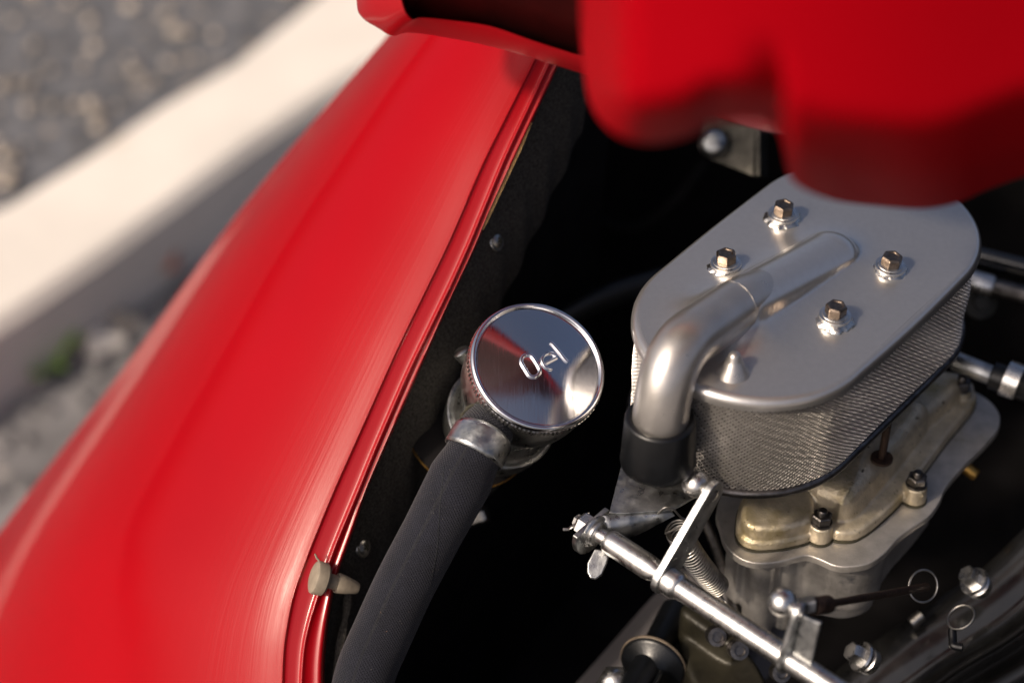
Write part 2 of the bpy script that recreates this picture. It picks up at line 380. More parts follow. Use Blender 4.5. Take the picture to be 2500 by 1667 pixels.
for i, y in enumerate(ys):
    d0 = seam_depth(y); row = []; sx, sy = sil(y); LL = sqrt((sx-XA[i])**2+(sy-y)**2)/FPX/.135
    a = P(XA[i], y, d0)
    for k in range(NS+18):
        if k <= NS: wv, dd = FP[k]
        else: wv, dd = 1-.25*(1-cos((k-NS)/17*1.2)), FP[-1][1]+.4*sin((k-NS)/17*pi/2)
        row.append(P(lerp(XA[i], sx, wv), lerp(y, sy, wv), d0+dd*LL))
    rows.append(row)
build('fender_panel', MB().grid(rows, uv=[(i/105, k/NS) for i in range(len(ys)) for k in range(NS+18)]), M['red_fender'], body, angle=80)
# gutter: crest A, shallow channel, crest B, step, lip C
rows = []
for i, y in enumerate(ys):
    d = seam_depth(y); a, b, c_ = P(XA[i], y, d), P(XB[i], y, d), P(XC[i], y, d+.002)
    nrm = -FW; row = []
    prof = [(-.075,-.0012), (-.055,-.0003), (-.035,.0003), (-.005,.0006), (.025,.0004), (.05,.0000), (.09,-.0006), (.16,-.0010), (.3,-.0012), (.6,-.0014), (.8,-.0015), (.88,-.0012), (.93,-.0002), (.97,.0008), (1.0,.0011), (1.05,.0009), (1.1,.0002)]
    for u, h in prof: row.append(a.lerp(b, u)+nrm*h)
    for u, h in [(.25,-.0002), (.45,-.0006), (.6,-.0004), (.72,.0004), (.85,.0008), (.95,.0), (1.0,-.0018), (1.01,-.006)]: row.append(b.lerp(c_, u)+nrm*h)
    row.append(row[-1]+FW*.012)
    rows.append(row)
build('gutter', MB().grid(rows), M['red'], body, angle=80)
# bare sealant bead along part of the lip
rows = []
for i, y in enumerate(ys):
    if 300 <= y <= 560:
        p = P(XC[i]+1.5, y, seam_depth(y)+.003); r = .0011*min(1, (y-290)/60, (575-y)/40)
        rows.append([p+RT*cos(t)*r+UP*sin(t)*r for t in (0,1.05,2.1,3.14,4.2,5.2)])
build('sealant_bead', MB().grid(rows, closed_v=True), M['sealant'], body)
# compartment walls (matt black)
rows = []
for i, y in enumerate(ys):
    p = P(XC[i]-2, y, seam_depth(y)+.012); rows.append([p, p+Vector((-.006,0,-.08)), p+Vector((-.012,0,-.2)), Vector((p.x-.02, p.y, -.42))])
build('side_wall', MB().grid(rows), M['bay_black'], body)
build('floor_panel', MB().grid([[Vector((x, y, -.40+.02*sin(x*9)*cos(y*7))) for x in [(-.16-.32*(.4-y))+.05*i*(.78+.32*(.4-y))/1.3 for i in range(27)]] for y in [-.40+.04*i for i in range(23)]]), M['bay_black'], body)
build('bulkhead', MB().grid([[Vector((x, .40+.015*sin(x*14), z)) for x in [.0+.05*i for i in range(14)]] for z in (-.46, -.2, 0, .05)]), M['bay_black'], body)
build('right_wall', MB().grid([[Vector((.62, y, z)) for y in [-.5+.1*i for i in range(11)]] for z in (-.42, -.2, 0, .1)]), M['bay_black'], body)
build('tail_panel', MB().grid([[Vector((x, -.36-.02*cos(x*3), z)) for x in [-.16+.08*i for i in range(11)]] for z in (-.42, -.3, -.2, -.16)]), M['bay_black'], body)

# ================================================================== FELT LINING
FR = [(249,1447),(421,1397),(600,1259),(700,1211.7),(822,1163),(904,1117),(1014,1064),(1110,1015),(1238,955),(1319,921),(1408,887),(1550,850)]
felt = thing('insulation_panel', 'black felt lining strip screwed along the inside of the red gutter', 'felt lining', P(1050, 1000, 1.06))
ft = []; fb = []
for i, y in enumerate(ys):
    if y < 60 or y > 1660: continue
    p = P(XC[i]+1, y, seam_depth(y)+.010); wob = .0012*sin(y*.05)
    h = .068 if y < 1250 else lerp(.068, .05, (y-1250)/400)
    ft.append((p, p+Vector((.004+wob, 0, -h))))
rows = [[a.lerp(b, u)+Vector((.004*sin(pi*u), -.001, 0)) for u in (0, .1, .3, .5, .7, .9, 1)]+[b+Vector((-.006, .002, 0))] for a, b in ft]
build('felt_sheet', MB().grid(rows), M['felt'], felt, angle=60)
def felt_screw(px, py):
    # find the lining point on this sight line
    best = None
    for a, b in ft:
        for k in range(41):
            q = a.lerp(b, k/40); v = q-CAM; dd = v.dot(FW); x = 1250+v.dot(RT)/dd*FPX; yv = 833.5-v.dot(UP)/dd*FPX
            e = (x-px)**2+(yv-py)**2
            if best is None or e < best[0]: best = (e, q)
    q = best[1]; n = Vector((.80, -.42, .42)).normalized(); q = q+n*.002
    m = MB().lathe([(.0056,0),(.0058,.0006),(.0052,.0013),(.0044,.0013)], q, n, 28)
    sc = build('screw', m, M['steel'], felt)
    e1 = n.cross(Vector((0,0,1))).normalized(); e2 = n.cross(e1)
    m = MB().lathe([(.0040,.001),(.0039,.0018),(.0030,.0026),(.0014,.0030),(0,.0030)], q, n, 24)
    build('screw_head', m, M['steel'], sc)
    m = MB(); m.box(q+n*.0031, e1*.0019, e2*.0005, n*.0003); m.box(q+n*.00314, e1*.0005, e2*.0019, n*.0003)
    build('cross_slot', m, M['gasket'], sc)
felt_screw(1201, 587); felt_screw(880, 1333)
# loose cord hanging below the lining
cp = smooth([P(850,1448,1.040), P(847,1490,1.039), P(838,1540,1.037), P(826,1600,1.034), P(824,1667,1.03), P(826,1740,1.03)], 8)
o = build('felt_strip', MB().tube(cp, [.0016+.0011*abs(sin(i*.23+.5)) for i in range(len(cp))], 8), M['felt'])
tag(o, 'thin frayed dark strip hanging between gutter and black hose', 'felt strip')

# ================================================================== RUBBER BUFFER
bq = P(783, 1412, seam_depth(1412)-.004); bx = (RT*.90-UP*.28+FW*.34).normalized()
rb = thing('rubber_buffer', 'aged tan rubber buffer pushed through the red gutter lip', 'rubber buffer', bq)
build('buffer_head', MB().lathe([(0,-.0045),(.0070,-.0043),(.0084,-.0036),(.0088,-.0022),(.0085,.0018),(.0074,.0030),(.004,.0034),(.0038,.012)], bq, bx, 36), M['rubber_tan'], rb)
build('buffer_stem', MB().lathe([(.0050,.0085),(.0053,.0095),(.0048,.013),(.0033,.0195),(.0026,.0208),(0,.0210)], bq, bx, 28), M['rubber_tan'], rb)
build('moulding_nib', MB().tube([bq+UP*.0085, bq-RT*.002+UP*.0105, bq-RT*.003+UP*.0128], [.0004,.0006,.0004], 8), M['rubber_tan'], rb)

# ================================================================== OIL FILLER NECK, CAP, BREATHER HOSE
AX = (RT*.285+UP*.42-FW*.862).normalized()          # axis of the neck, out of the cap
CC = P(1314, 893, 1.0)
r0 = .0354
neck = thing('oil_filler', 'plated oil filler neck with chromed cap embossed with the word Oel', 'oil filler', CC-AX*.09)
cap_parts = []
prof = [(r0*.885,-.0010),(r0*.895,-.0015),(r0*.905,-.0010),(r0*.92,.0004),(r0*.945,.0012),(r0*.97,.0010),(r0*.99,.0001),(r0,-.0014),(r0*.997,-.0022)]
top = [(0,.0036)]+[(r0*.89*k/16, .0036-.0044*(k/16)**1.2) for k in range(1, 17)]
cap = build('cap', MB().lathe([(max(r,1e-5),h) for r, h in top], CC, AX, 128, capped=False), M['cap'], neck, angle=80)
build('rim', MB().lathe(prof, CC, AX, 128, capped=False), M['chrome'], cap, angle=70)
kn_ = lambda an, r, h: 1+(.012*(1 if (an*96/(2*pi))%1 < .5 else -1) if r > r0*.97 else 0)
build('knurled_ring', MB().lathe([(r0*.96,-.0024),(r0*.995,-.0026),(r0*.995,-.0062),(r0*.95,-.0068)], CC, AX, 384, capped=False, mod=kn_), M['zinc'], cap, angle=20)
def on_cap(X, Y, lift=.0003):   # lettering laid out on the cap's cone
    px, py = 1000+X/3.92, 700+Y/3.92
    q = PP(px, py, CC+AX*.004, AX)
    for _ in range(3):
        v = q-CC; rr = (v-AX*v.dot(AX)).length; h = .0036-.0044*(min(1, rr/(r0*.89)))**1.2
        q = PP(px, py, CC+AX*(h+lift), AX)
    return q
def stadium(cx, cy, ux, uy, L, W_, n=14):
    vx, vy = -uy, ux; out = []
    for s_, a0 in ((1, -pi/2), (-1, pi/2)):
        for k in range(n+1):
            a = a0+pi*k/n
            out.append((cx+ux*(s_*L*0+ (L if s_ > 0 else -L)+W_*cos(a))+vx*W_*sin(a), cy+uy*((L if s_ > 0 else -L)+W_*cos(a))+vy*W_*sin(a)))
    return out
ul = sqrt(110**2+170**2); pO = [on_cap(x, y) for x, y in stadium(1157, 757, 95/ul*1.1, 170/ul, 54, 62)]
def emb(name, pts, r, closed):
    if closed: pts = pts+pts[:2]
    build(name, MB().tube(pts, r, 10), M['chrome'], cap)
emb('letter_O', pO, .00105, True)
ec = (1336, 712)
pts = [(ec[0]+62*cos(a)*.95+12*cos(a)*0+20*sin(a)*.3, ec[1]+72*sin(a)) for a in [radians(x) for x in range(50, 372, 14)]]
bar0, bar1 = (ec[0]-38, ec[1]+24), (ec[0]+66, ec[1]-30)
emb('letter_e', [on_cap(*bar0), on_cap(*[(bar0[i]+bar1[i])/2 for i in (0,1)]), on_cap(*bar1)]+[on_cap(x, y) for x, y in [(ec[0]+58,ec[1]-50),(ec[0]+30,ec[1]-72),(ec[0]-10,ec[1]-78),(ec[0]-48,ec[1]-58),(ec[0]-72,ec[1]-20),(ec[0]-66,ec[1]+18),(ec[0]-40,ec[1]+56),(ec[0]-4,ec[1]+74),(ec[0]+26,ec[1]+78)]], .00095, False)
emb('letter_l', [on_cap(1345,535), on_cap(1368,550), on_cap(1435,632), on_cap(1492,705), on_cap(1512,718)], .00105, False)

nb = [(r0*.93,-.0064),(r0*.95,-.010),(r0*.955,-.022),(r0*.93,-.028),(r0*.84,-.036),(r0*.76,-.043),(r0*.745,-.052),(r0*.78,-.060)]
build('neck_body', MB().lathe(nb, CC, AX, 72, capped=False), M['neck'], neck, angle=70)
fc = CC-AX*.066
build('flange', MB().lathe([(r0*.76,.006),(r0*.80,.002),(r0*.805,.0008),(r0*.825,.0008),(r0*.835,.002),(r0*.85,.0018),(r0*.855,0),(r0*.84,-.003),(r0*.6,-.004)], fc, AX, 72), M['galv'], neck, angle=50)
build('lower_collar', MB().lathe([(r0*.80,-.003),(r0*.81,-.013),(r0*.79,-.0155),(r0*.6,-.016),(r0*.6,-.07)], fc, AX, 64), M['neck'], neck, angle=50)
sub = fc-AX*.018-RT*.012+UP*.002
build('mounting_flange', MB().lathe([(r0*.99,-.002),(r0*1.0,0),(r0*.96,.0012),(r0*.5,.0012)], sub, AX, 64), M['bay_black'], neck, angle=50)
build('flange_rim', MB().lathe([(r0*1.0,-.002),(r0*1.015,-.001),(r0*1.0,0.0003)], sub, AX, 64, capped=False), M['brass'], neck, angle=50)
bp = P(1172, 1256, 1.12); build('flange_bolt', MB().lathe([(.0052,-.008),(.0052,.0),(.0052,.003),(.0045,.0040),(0,.0040)], bp, (RT*.9+UP*.3-FW*.3), 6), M['steel'], neck)
build('vent_stub', MB().lathe([(.004,0),(.0045,.006),(.003,.007),(0,.007)], P(1140, 878, 1.04), (-RT*.5+UP*.7-FW*.4), 20), M['neck'], neck)
# hose
hp = smooth([P(1222,985,1.018), P(1192,1040,1.002), P(1164,1094,.993), P(1112,1192,.990), P(1056,1298,.991), P(989,1425,.991), P(930,1553,.99), P(894,1638,.987), P(870,1740,.985), P(850,1850,.98)], 10)
n_ = len(hp)
def hr(i):
    t = i/10
    return interp([(0,.0134),(1,.0138),(1.5,.0141),(2.0,.0142),(2.3,.0144),(2.75,.0163),(3.2,.0159),(4,.0153),(9,.0150)], t)
hose = thing('breather_hose', 'thick black woven hose clamped to the oil filler neck', 'hose', P(900, 1640, .99))
build('hose_wall', MB().tube(hp, [hr(i) for i in range(n_)], 64), M['hose'], hose)
hs = []
for k in range(41):  # spiral seam of the fabric wrapping
    i = 26+int(k*.55); 
    T = (hp[i+1]-hp[i-1]).normalized(); a = -FW; a = (a-T*a.dot(T)).normalized(); b_ = T.cross(a); an = lerp(.75, -.85, k/40)
    hs.append(hp[i].lerp(hp[i+1], (k*.55)%1)+(a*cos(an)+b_*sin(an))*(hr(i)-.00005))
build('wrap_seam', MB().tube(hs, .00022, 6), M['rubber'], hose)
ci = 18
cl = [hp[i] for i in range(16, 23)]
clamp = MB().tube(cl, [.0147]*7, 64, capped=False)
ring = build('hose_clamp', clamp, M['galv'], hose); sf = ring.modifiers.new('solid', 'SOLIDIFY'); sf.thickness = .0012; sf.offset = 1
build('sealing_bead', MB().tube([CC-AX*.027+(RT*cos(a)*1+UP*sin(a)*.8)*.0002+P(1190+60*cos(a),1018+34*sin(a),.998)-CC+AX*.027 for a in [2.3+.25*i for i in range(14)]], [.0012+.0006*sin(i*2.2) for i in range(14)], 8), M['gasket'], neck)

# ================================================================== AIR FILTER
FCX, FCY, FA, FB, FTH, FZ = .1519, .0314, .1105, .0604, radians(50.0), .021
EL, EW = Vector((cos(FTH), sin(FTH), 0)), Vector((-sin(FTH), cos(FTH), 0)); FC = Vector((FCX, FCY, 0))
def fo(an, k=1.0, z=0, off=0):
    c_, s_ = cos(an), sin(an)
    h_ = FA-FB; r = FB/abs(s_) if abs(s_) > 1e-9 else 1e9
    if abs(c_)*r > h_: r = h_*abs(c_)+sqrt(max(0, FB*FB-h_*h_*s_*s_))
    r = r*k+off
    return FC+EL*c_*r+EW*s_*r+Vector((0,0,z))
# even spacing along the outline
def outline(n, off=0):
    raw = [fo(2*pi*k/720, off=off) for k in range(721)]; L = [0]
    for k in range(720): L.append(L[-1]+(raw[k+1]-raw[k]).length)
    out = []; j = 0
    for i in range(n):
        t = L[-1]*i/n
        while L[j+1] < t: j += 1
        out.append(raw[j].lerp(raw[j+1], (t-L[j])/(L[j+1]-L[j])))
    return out, L[-1]
af = thing('air_filter', 'oval silver air filter with mesh sides on the carburettor', 'air filter', FC+Vector((0,0,-.042)))
# tube axis
T0, T1, T2 = PZ(2022,632,FZ-.002), PZ(1806,744,FZ+.0105), PZ(1690,822,FZ+.0150)
tv = Vector((.0708, -.0625, 0))
TR = .0136
def dseg(p, a, b):
    ab = Vector((b.x-a.x, b.y-a.y)); ap = Vector((p.x-a.x, p.y-a.y)); t = max(0, min(1, ap.dot(ab)/ab.dot(ab)))
    return (ap-ab*t).length, t
def cover_z(p):
    d, t = dseg(p, T0, T1)
    zc = lerp(-.0030, .0098, t) ; R_ = TR+.0012
    h = zc+sqrt(max(0, R_*R_-d*d)) if d < R_ else zc-(d-R_)*1.15
    k = .0070; x = h/k
    hh = k*math.log(1+math.exp(min(30, max(-30, x-.25)))) if x < 30 else h
    u = (p-FC).dot(EL)/FA; v = (p-FC).dot(EW)/FB
    return hh+.0012*(1-min(1, u*u+v*v))
rows = []; NA = 280
for k in [i/72 for i in range(1, 73)]:
    rows.append([(lambda q: Vector((q.x, q.y, FZ-.0012+cover_z(q))))(fo(2*pi*j/NA, k=k*.962)) for j in range(NA)])
m = MB().grid(rows, closed_v=True); m.cap(rows[0], flip=True)
rim = []
for a in range(9):
    an = a/8*pi/2; rim.append([(lambda q: Vector((q.x, q.y, FZ-.0012-.0042*(1-cos(an)))))(fo(2*pi*j/NA, k=.962, off=.0042*sin(an)*1.0)) for j in range(NA)])
rim.append([fo(2*pi*j/NA, k=.962, off=.0042, z=FZ-.0078) for j in range(NA)])
rim.append([fo(2*pi*j/NA, k=.962, off=.0025, z=FZ-.0082) for j in range(NA)])
m.grid(rim, closed_v=True)
build('cover', m, M['silver'], af, angle=60)
# inlet tube and elbow
zt2 = T2.z
tp = [T1.lerp(T0, .5)-Vector((0,0,.003)), T1.lerp(T0, .2)-Vector((0,0,.001)), T1, T1.lerp(T2, .5), T2]
d1 = (T2-T1).normalized(); vtop = Vector((tv.x, tv.y, -.004))
bend = []
for k in range(1, 12):
    t = k/12; c0 = T2; c1 = T2+d1*.020; c2 = vtop+Vector((0,0,.022)); c3 = vtop
    bend.append(c0*(1-t)**3+c1*3*t*(1-t)**2+c2*3*t*t*(1-t)+c3*t**3)
tp = smooth(tp, 5)+bend+[vtop, vtop+Vector((0,0,-.012)), vtop+Vector((0,0,-.024))]
build('inlet_elbow', MB().tube(tp, TR, 48), M['tube'], af)
wb = []
tdir = (T1-T0).normalized()
for k in range(30):
    a = 2*pi*k/30; e1 = tdir.cross(Vector((0,0,1))).normalized(); e2 = e1.cross(tdir)
    wb.append(T1.lerp(T0, -.06)+(e1*cos(a)+e2*sin(a))*(TR+.0002))
build('weld_seam', MB().tube(wb+wb[:1], [.00012+.0001*sin(i*2.4) for i in range(31)], 8), M['tube'], af)
sl0 = vtop+Vector((0,0,.0165)); 
build('rubber_sleeve', MB().lathe([(TR-.0005,-.001),(TR+.0012,.0006),(.0165,.0004),(.0172,-.001),(.0183,-.024),(.0186,-.0265),(.0182,-.0285),(.0165,-.029)], vtop+Vector((0,0,.009)), (0,0,1), 64, capped=False), M['rubber'], af, angle=60)
# small support cone on the cover beside the tube
sc = PZ(1790, 905, FZ)
build('support_stud', MB().lathe([(.0095,-.003),(.0078,.0005),(.0056,.0035),(.0040,.0065),(.0034,.0072),(.0030,.0098),(.0018,.0112),(0,.0115)], sc, (0,0,1), 32), M['tube'], af, angle=50)
# bolts
bl = MB().lathe([(.0050,.0052),(.0054,.0056),(.0054,.0108),(.0050,.0118),(.0040,.0120),(.0036,.0113),(0,.0113)], (0,0,0), (0,0,1), 6)
def hexmesh():
    m = MB(); m.lathe([(.0055,.0050),(.0055,.0092),(.0048,.0103),(.0036,.0103),(.0033,.0097),(1e-5,.0095)], (0,0,0), (0,0,1), 6); return m
hexm = washm = weldm = None
BOLTS = [(1910.5,534,.3,.0),(1772,653,.55,-.0008),(2172,657,.1,-.0012),(2037,783,.75,0)]
for i, (bx_, by_, ph, dz) in enumerate(BOLTS):
    q = PZ(bx_, by_, FZ); q.z = FZ-.0008+cover_z(q)*.5+dz
    if hexm is None:
        hb = build('bolt', hexmesh(), M['bolt'], af, angle=25, bevel=.0003); hexm = hb.data
        wa = build('washer', MB().lathe([(.0066,.0024),(.0078,.0026),(.0080,.0034),(.0078,.0042),(.0066,.0044),(.0064,.0050),(.0052,.0054)], (0,0,0), (0,0,1), 40), M['zinc'], hb); washm = wa.data
        we = build('weld_collar', MB().lathe([(.0102,-.0012),(.0098,.0004),(.0090,.0012),(.0080,.0020),(.0070,.0028)], (0,0,0), (0,0,1), 60, mod=lambda an, r, h: 1+(.05*sin(an*5+1)+.035*sin(an*11+1)+.02*sin(an*17))*(1 if h < .002 else .3)), M['weld'], hb); weldm = we.data
    else:
        hb = bpy.data.objects.new('bolt', hexm); COL.objects.link(hb); put(hb, af); hb.modifiers.new('bevel','BEVEL').width = .0003
        wa = bpy.data.objects.new('washer', washm); COL.objects.link(wa); wa.parent = hb
        we = bpy.data.objects.new('weld_collar', weldm); COL.objects.link(we); we.parent = hb
    hb.location = q-af.location; hb.rotation_euler = (random.uniform(-.05,.05), random.uniform(-.05,.05), ph)
# mesh side : expanded metal strands
ZB, ZTm = FZ-.063, FZ-.0065
NCOL = 205; ring_pts, per = outline(NCOL*2, off=-.0022); NR = 24
m = MB()
def rp(ci, ri):
    p = ring_pts[ci % (2*NCOL)]; j = .0005*sin(ci*.11+ri*.23)*sin(ci*.037+1)+.0002*sin(ci*.9+ri*1.7); return Vector((p.x+j, p.y+j*.6, lerp(ZB, ZTm, ri/(NR*2))+.0003*sin(ci*.07)))
def nrm(ci):
    p0, p1 = ring_pts[(ci-1) % (2*NCOL)], ring_pts[(ci+1) % (2*NCOL)]; t = p1-p0; return Vector((t.y, -t.x, 0)).normalized()
for ri in range(NR*2):
    for ci in range(ri % 2, 2*NCOL, 2):
        a = rp(ci, ri)
        for dc in (1, -1):
            b = rp(ci+dc, ri+1); nn = nrm(ci); t = (b-a).normalized(); wv = nn.cross(t)*.00029; o2 = nn*.00034
            tw = Vector((0,0,-.00022))
            vs = [a+wv+o2+tw, a-wv+o2+tw, a-wv-o2, a+wv-o2, b+wv+o2+tw, b-wv+o2+tw, b-wv-o2, b+wv-o2]
            m.add(vs, [(0,1,5,4),(1,2,6,5),(2,3,7,6),(3,0,4,7)])
me = m.mesh('mesh_screen'); me.materials.append(M['mesh']); scr = bpy.data.objects.new('mesh_screen', me); COL.objects.link(scr); put(scr, af); scr['kind'] = 'stuff'
inn, _ = outline(180, off=-.0052)
build('filter_element', MB().grid([[p+Vector((0,0,z)) for p in inn] for z in (ZB, (ZB+ZTm)/2, ZTm+.002)], closed_v=True), M['element'], af)
bo, _ = outline(200, off=0); rows = []
for off, z in [(-.012,ZB+.001),(-.0035,ZB+.001),(-.0012,ZB+.0022),(.0004,ZB+.0014),(.0008,ZB),(.0004,ZB-.0018),(-.0012,ZB-.0030),(-.012,ZB-.0034)]:
    pts, _ = outline(200, off=off); rows.append([p+Vector((0,0,z)) for p in pts])
m = MB().grid(rows, closed_v=True); m.cap(rows[-1])
build('base_tray', m, M['dark_steel'], af, angle=60)

# ================================================================== CARBURETTOR
PZC = -.100
carb = thing('carburettor', 'cast aluminium carburettor with wavy flange plate under the air filter', 'carburettor', Vector((.19, .01, -.19)))
def zl(pts, z, n=4): return smooth([PZ(x, y, z) for x, y in pts], n, closed=True)
pl = [(1752,1230),(1759,1292),(1772,1330),(1803,1360),(1845,1374),(1900,1371),(1940,1361),(1970,1355),(2000,1364),(2038,1380),(2076,1383),(2123,1374),(2161,1348),(2195,1311),(2230,1285),(2272,1255),(2297,1218),(2310,1188),(2353,1137),(2396,1095),(2434,1052),(2442,1020),(2430,992),(2402,967),(2361,947),(2290,925),(2150,930),(1950,1000),(1820,1100)]
plo = zl(pl, PZC)
build('flange_plate', MB().prism(plo, PZC-.0042, PZC, r=.0008, n=3), M['plate'], carb, angle=45)
def shrink(pts, k):
    c_ = sum(pts, Vector())/len(pts); return [c_+(p-c_)*k for p in pts]
b1 = zl([(1798,1300),(1808,1330),(1838,1345),(1885,1345),(1935,1337),(1978,1322),(1990,1290),(1980,1240),(1940,1205),(1860,1200),(1810,1240)], PZC)
b2 = zl([(2012,1300),(2036,1322),(2076,1325),(2106,1314),(2140,1289),(2195,1237),(2255,1162),(2310,1087),(2375,1006),(2376,975),(2350,945),(2200,930),(2020,1030),(1900,1180),(1960,1270)], PZC)
m = MB()
m.prism(shrink(b1, 1.03), PZC+.001, PZC+.0065, r=.002)
m.prism(shrink(b1, .93), PZC+.002, PZC+.0155, r=.0032, dome=.0003)
m.prism(b2, PZC+.001, PZC+.0075, r=.002)
d2 = zl([(2022,1292),(2042,1303),(2074,1300),(2100,1284),(2135,1245),(2190,1180),(2250,1105),(2268,1075),(2262,1050),(2200,1010),(2050,1060),(1930,1180),(1960,1260)], PZC)
m.prism(d2, PZC+.002, PZC+.0245, r=.010, taper=.003, dome=.001)
d3 = zl([(2200,1110),(2300,1045),(2352,995),(2352,975),(2330,955),(2200,950),(2100,1040)], PZC)
m.prism(d3, PZC+.002, PZC+.018, r=.006, taper=.002)
NUTS = [(2000,1313),(2230,1219),(2338,985)]
for x, y in NUTS:
    q = PZ(x, y, PZC); m.lathe([(.0066,.001),(.0062,.0105),(.0056,.0112)], q, (0,0,1), 32)
build('top_casting', m, M['cast'], carb, remesh=.0007, smooth_it=4)
mg = MB(); mg.prism(shrink(b1, 1.055), PZC-.0005, PZC+.0015); mg.prism(shrink(b2, 1.012), PZC-.0006, PZC+.0014)
for x, y in NUTS: mg.lathe([(.0071,0),(.0071,.0012)], PZ(x, y, PZC), (0,0,1), 28)
build('gasket', mg, M['gasket'], carb)
for i, (x, y) in enumerate(NUTS):
    q = PZ(x, y, PZC)+Vector((0,0,.0112))
    nut = build('nut', MB().lathe([(.0046,.0014),(.0053,.0018),(.0053,.0056),(.0046,.0062),(.0034,.0062)], q, (0,0,1), 6, phase=.2+i), M['dark_steel'], carb, angle=25)
    build('spring_washer', MB().lathe([(.0056,0),(.0058,.0006),(.0056,.0014),(.004,.0014)], q, (0,0,1), 28), M['dark_steel'], nut)
    build('stud', MB().lathe([(.0026,.004),(.0026,.0084),(.0020,.0092),(0,.0093)], q, (0,0,1), 20), M['dark_steel'], nut)
q = PZ(2153, 1118, PZC+.0247)
build('dark_washer', MB().lathe([(.0058,-.001),(.0058,.0006),(.003,.0007)], q, (0,0,1), 32), M['rust'], carb)
build('centre_stud', MB().lathe([(.0021,0),(.0021,.036)], q, (0,0,1), 20), M['rust'], carb)
bq2 = PZ(2368, 1146, PZC-.008)
build('brass_plug', MB().lathe([(.0036,0),(.0036,.008),(.0028,.009),(0,.009)], bq2+Vector((-.003,.003,0)), (.7,-.5,-.3), 12), M['brass'], carb)
# float-chamber body below the plate
m = MB()
def cylz(px, py, z, r, z0, z1):
    q = PZ(px, py, z); m.lathe([(r, z0-z), (r, z1-z)], q, (0,0,1), 40)
zb = PZC-.004
cylz(1868,1330,zb,.0085,-.172,zb); cylz(1938,1326,zb,.0060,-.165,zb)
bo_ = zl([(1955,1346),(2010,1364),(2080,1372),(2130,1362),(2154,1338),(2156,1300),(2240,1190),(2200,1120),(1900,1150),(1850,1250)], zb)
m.prism(bo_, -.147, zb+.001)
bo2 = zl([(1780,1280),(1800,1320),(1830,1330),(2000,1330),(2000,1200),(1850,1180)], zb)
m.prism(bo2, -.150, zb+.001)
bo3 = zl([(2150,1318),(2200,1270),(2262,1200),(2280,1150),(2100,1180)], zb)
m.prism(bo3, -.140, zb+.001)
cq = PZ(2075, 1345, zb); m.lathe([(.010,-.050),(.018,-.045),(.0215,-.034),(.0215,.0)], cq+Vector((0,.012,0)), (0,0,1), 40)
build('float_bowl', m, M['body_cast'], carb, remesh=.0011, smooth_it=5)
m = MB()
tb = zl([(1690,1490),(1760,1530),(1840,1600),(1880,1700),(1800,1760),(1700,1680),(1660,1560)], -.165)
m.prism(tb, -.24, -.165, r=.004)
tb = zl([(1660,1485),(1700,1520),(1790,1575),(1800,1520),(1700,1460)], -.150); m.prism(tb, -.2, -.150, r=.003)
build('throttle_body', m, M['ochre'], carb, remesh=.0014, smooth_it=5)
for (x, y, z) in [(1748,1552,-.150),(1802,1585,-.150),(1905,1640,-.160)]:
    q = PZ(x, y, z); sc_ = build('clamp_screw', MB().lathe([(.0052,-.004),(.0055,.002),(.0050,.0032),(.0030,.0034),(.0028,.0022),(0,.0022)], q, (.15,-.75,.6), 24), M['dark_steel'], carb)

# ================================================================== THROTTLE LINKAGE
ZS = -.063
s0, s1 = PZ(1483, 1318, ZS), PZ(2085, 1712, ZS); SD = (s1-s0).normalized(); SHn = Vector((-SD.y, SD.x, 0)); SHn = SHn if SHn.y > 0 else -SHn
def on_shaft(px): # distance along the shaft of its crossing with pixel column px
    lo, hi = 0.0, 1.0
    for _ in range(24):
        mid = (lo+hi)/2; v = s0.lerp(s1, mid)-CAM
        if 1250+v.dot(RT)/v.dot(FW)*FPX < px: lo = mid
        else: hi = mid
    return (s1-s0).length*lo
link = thing('throttle_linkage', 'bright zinc throttle cross shaft with two ball levers', 'throttle linkage', s0)
def sec(name, px0, px1, prof, m='zinc', seg=48):
    a, b = on_shaft(px0), on_shaft(px1); L = b-a
    return build(name, MB().lathe([(r, a+L*t) for r, t in prof], s0, SD, seg), M[m], link, angle=35)
build('end_pin', MB().lathe([(.0038,-.014),(.0038,.008)], s0, SD, 28), M['zinc'], link)
sec('bearing_sleeve', 1483, 1606, [(.0050,0),(.0060,.04),(.0062,.1),(.0062,.80),(.0058,.9),(.0046,1.0)])
sec('collar', 1602, 1640, [(.0046,0),(.0046,.16),(.0058,.30),(.0064,.5),(.0064,.95),(.005,1)])
sec('shaft', 1640, 2084, [(.0056,0),(.0056,1)])
sec('hub', 1632, 1662, [(.0072,0),(.0072,.6),(.0064,.9),(.0056,1)])
def lever(px, up, horiz, L, w0, w1, th, name):
    c0 = s0+SD*on_shaft(px); ld = (Vector((0,0,up))+SHn*horiz).normalized(); pd = SD.cross(ld); out = []
    for k in range(13):
        a = pi/2+pi*k/12; out.append(c0+ld*cos(a)*w0+pd*sin(a)*w0)
    for k in range(13):
        a = -pi/2+pi*k/12; out.append(c0+ld*(L+cos(a)*w1)+pd*sin(a)*w1)
    o = build(name, MB().slab([p for p in out], th), M['galv'], link, bevel=.0006); return c0+ld*L, ld
e1_, ld1 = lever(1622, 1.0, 1.0, .0465, .0084, .0070, .0040, 'lever')
def ball(c0, name='ball_joint'):
    o = build(name, MB().lathe([(.0001,-.0166)]+[(.0068*sin(a), -.0098-.0068*cos(a)) for a in [pi*k/24 for k in range(1, 21)]]+[(.0036,-.0036),(.0036,-.0012)], c0, SD, 40), M['zinc'], link, angle=60)
    build('rivet', MB().lathe([(.0034,.0012),(.0034,.0019),(.0020,.0026),(0,.0027)], c0, SD, 24), M['zinc'], o); return o
ball(e1_)
